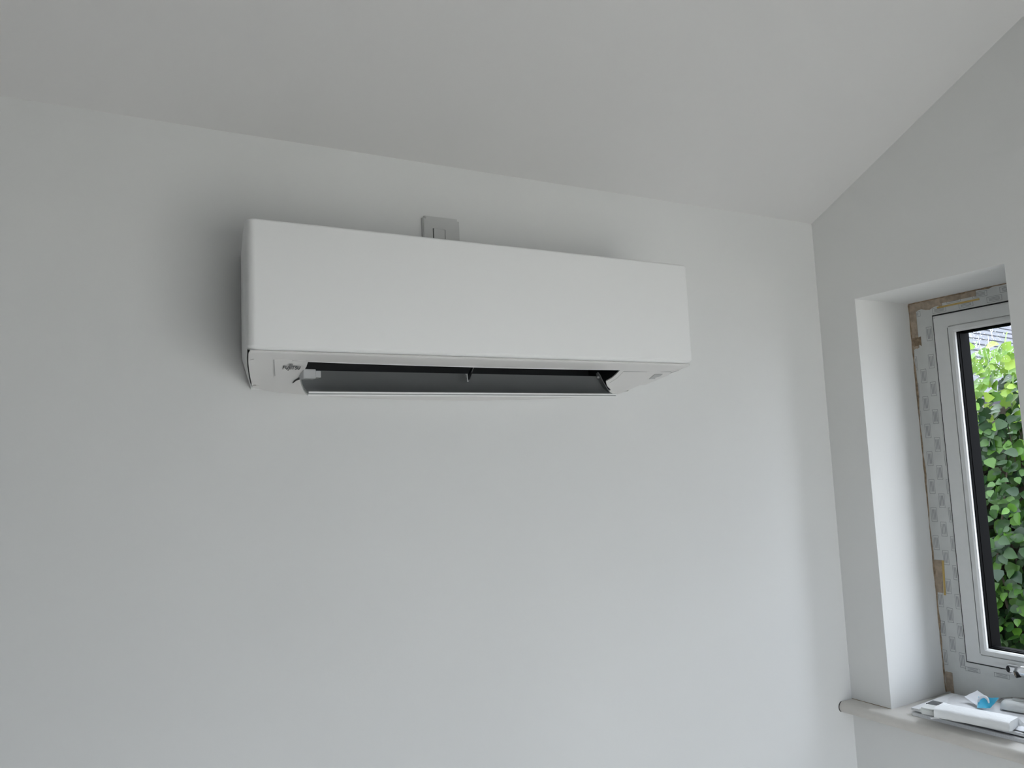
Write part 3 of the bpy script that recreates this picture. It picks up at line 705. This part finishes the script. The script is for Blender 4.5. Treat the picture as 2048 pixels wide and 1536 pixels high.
# the 300 leaves that show largest: those the window looks at
def seen(y, z):
    d = ray(1985, 900); return True
hinv = Matrix.Translation(hedge.location).inverted()
cnt = 0
while cnt < 300:
    u = random.uniform(1915, 2048); v = random.uniform(690, 1310)
    d = ray(u, v); p = None
    for k in range(60):
        x = 4.0+.02*k; q = d*(x/d.x); z = q.z+CAMZ
        if x >= hx(q.y, z)-.03: p = Vector((x+random.uniform(-.03, .05), q.y, z)); break
    if p is None or p.z > htop(p.y)+.02*0: continue
    toplit = p.z > htop(p.y) - .30 + random.gauss(0, .12)
    sz = random.uniform(.038, .070)
    ob = bpy.data.objects.new('leaf', leaf_me['youngleaf' if toplit else 'leaf']); C.objects.link(ob); ob.parent = hedge
    ob.matrix_local = hinv @ leaf_matrix(p, sz); cnt += 1
vsA, fsA, mi_ = [], [], []
for i in range(9500):
    near = random.random() < .35
    y = random.uniform(1.9, 3.6) if near else random.uniform(1.2, 6.5); z = random.uniform(-.05, htop(y)); dp = random.random()**.8
    p = Vector((hx(y, z)+.02+dp*.55, y, z)); mt = leaf_matrix(p, random.uniform(.045, .085)); b0 = len(vsA)
    vsA += [tuple(mt @ Vector(q)) for q in lv]; fsA += [tuple(b0+k for k in f) for f in lfc]; mi_ += [1 if z > htop(y)-.30+random.gauss(0, .12) else 0]*len(lfc)
me = bpy.data.meshes.new('foliage'); me.from_pydata(vsA, [], fsA); me.update(); me.materials.append(M['leaf']); me.materials.append(M['youngleaf'])
me.polygons.foreach_set('material_index', mi_); me.shade_smooth()
fo = link('foliage', me, None); adopt(hedge, fo); fo['kind'] = 'stuff'
bm = bmesh.new()
for i in range(160):
    y = random.uniform(1.2, 6.5); x = 4.7+random.uniform(-.15, .3); pts = [Vector((x, y, -.05))]
    for k in range(7): pts.append(pts[-1]+Vector((random.gauss(0, .05), random.gauss(0, .09), .25)))
    tube(bm, pts, [.010-.001*k for k in range(8)], 5)
br = fin('branches', bm, 'bark'); adopt(hedge, br); br['kind'] = 'stuff'
bm = bmesh.new()        # solid dark core standing in for the hedge's shaded inside
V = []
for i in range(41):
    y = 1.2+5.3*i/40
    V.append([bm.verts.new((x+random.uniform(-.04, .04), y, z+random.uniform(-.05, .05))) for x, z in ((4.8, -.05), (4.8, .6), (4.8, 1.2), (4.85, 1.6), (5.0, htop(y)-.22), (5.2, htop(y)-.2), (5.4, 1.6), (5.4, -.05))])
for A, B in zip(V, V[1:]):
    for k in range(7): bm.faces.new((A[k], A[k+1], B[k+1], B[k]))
ib = fin('hedge_dark_core', bm, 'bark'); adopt(hedge, ib); ib['kind'] = 'stuff'
# neighbour's low building with a tiled roof slope
az = math.radians(82); cdv = Vector((math.sin(az), math.cos(az), 0)); upd = Vector((-cdv.y, cdv.x, 0))      # course direction, direction up the slope (plan)
ctr = ray(1968, 735); ctr = ctr*(11.0/Vector((ctr.x, ctr.y)).length); base = Vector((ctr.x, ctr.y, CAMZ+ctr.z-.34))
house = empty('neighbour_house', (base.x, base.y, -.05)); tag(house, "neighbouring house with pale grey tiled roof beyond the hedge", 'house')
th = math.radians(33); sl_dir = upd*math.cos(th)+Vector((0, 0, math.sin(th))); nr_ = cdv.cross(sl_dir).normalized()
if nr_.z < 0: nr_ = -nr_
def hp_(a, b, c): return base + cdv*a + sl_dir*b + nr_*c
def slab(name, a0, a1, b0, b1, c0, c1, m):
    bm = bmesh.new(); vv = [bm.verts.new(hp_(a, b, c)) for a in (a0, a1) for b in (b0, b1) for c in (c0, c1)]
    for f in ((0, 1, 3, 2), (4, 6, 7, 5), (0, 4, 5, 1), (2, 3, 7, 6), (0, 2, 6, 4), (1, 5, 7, 3)): bm.faces.new([vv[i] for i in f])
    k = fin(name, bm, m); adopt(house, k); return k
roof = slab('roof', -2.4, 9.8, -.05, 3.6, -.08, -.012, 'slate')
bm = bmesh.new(); vv = []
for a in (-2.2, 9.6):
    for c_ in (.15, 4.6):
        for z in (-.05, base.z-.05 + (0 if c_ < 1 else 1.2)):
            q = base + cdv*a + upd*c_; vv.append(bm.verts.new((q.x, q.y, z)))
for f in ((0, 1, 3, 2), (4, 6, 7, 5), (0, 4, 5, 1), (2, 3, 7, 6), (0, 2, 6, 4), (1, 5, 7, 3)): bm.faces.new([vv[i] for i in f])
adopt(house, fin('house_wall', bm, 'brick'))
gauge, tw = .33, .36
tm = bpy.data.meshes.new('roof_tile'); bm = bmesh.new()
vv = [bm.verts.new(p) for p in ((-.177, 0, .008), (.177, 0, .008), (.177, .42, -.010), (-.177, .42, -.010), (-.177, 0, .030), (.177, 0, .030), (.177, .42, .006), (-.177, .42, .006))]
for f in ((0, 3, 2, 1), (4, 5, 6, 7), (0, 1, 5, 4), (1, 2, 6, 5), (2, 3, 7, 6), (3, 0, 4, 7)): bm.faces.new([vv[i] for i in f])
bm.to_mesh(tm); bm.free(); tm.materials.append(M['slate'])
rinv = Matrix.Translation(house.location).inverted()
for r in range(11):
    for c_ in range(16):
        a = (round(2.1*r*gauge/tw)+c_-7.5+(.5 if r % 2 else 0))*tw
        p = hp_(a, r*gauge, random.uniform(0, .003))
        ob = bpy.data.objects.new('roof_tile', tm); C.objects.link(ob)
        mw = Matrix(((cdv.x, sl_dir.x, nr_.x, p.x), (cdv.y, sl_dir.y, nr_.y, p.y), (cdv.z, sl_dir.z, nr_.z, p.z), (0, 0, 0, 1)))
        ob.parent = roof; ob.matrix_parent_inverse = Matrix.Identity(4); ob.matrix_basis = mw
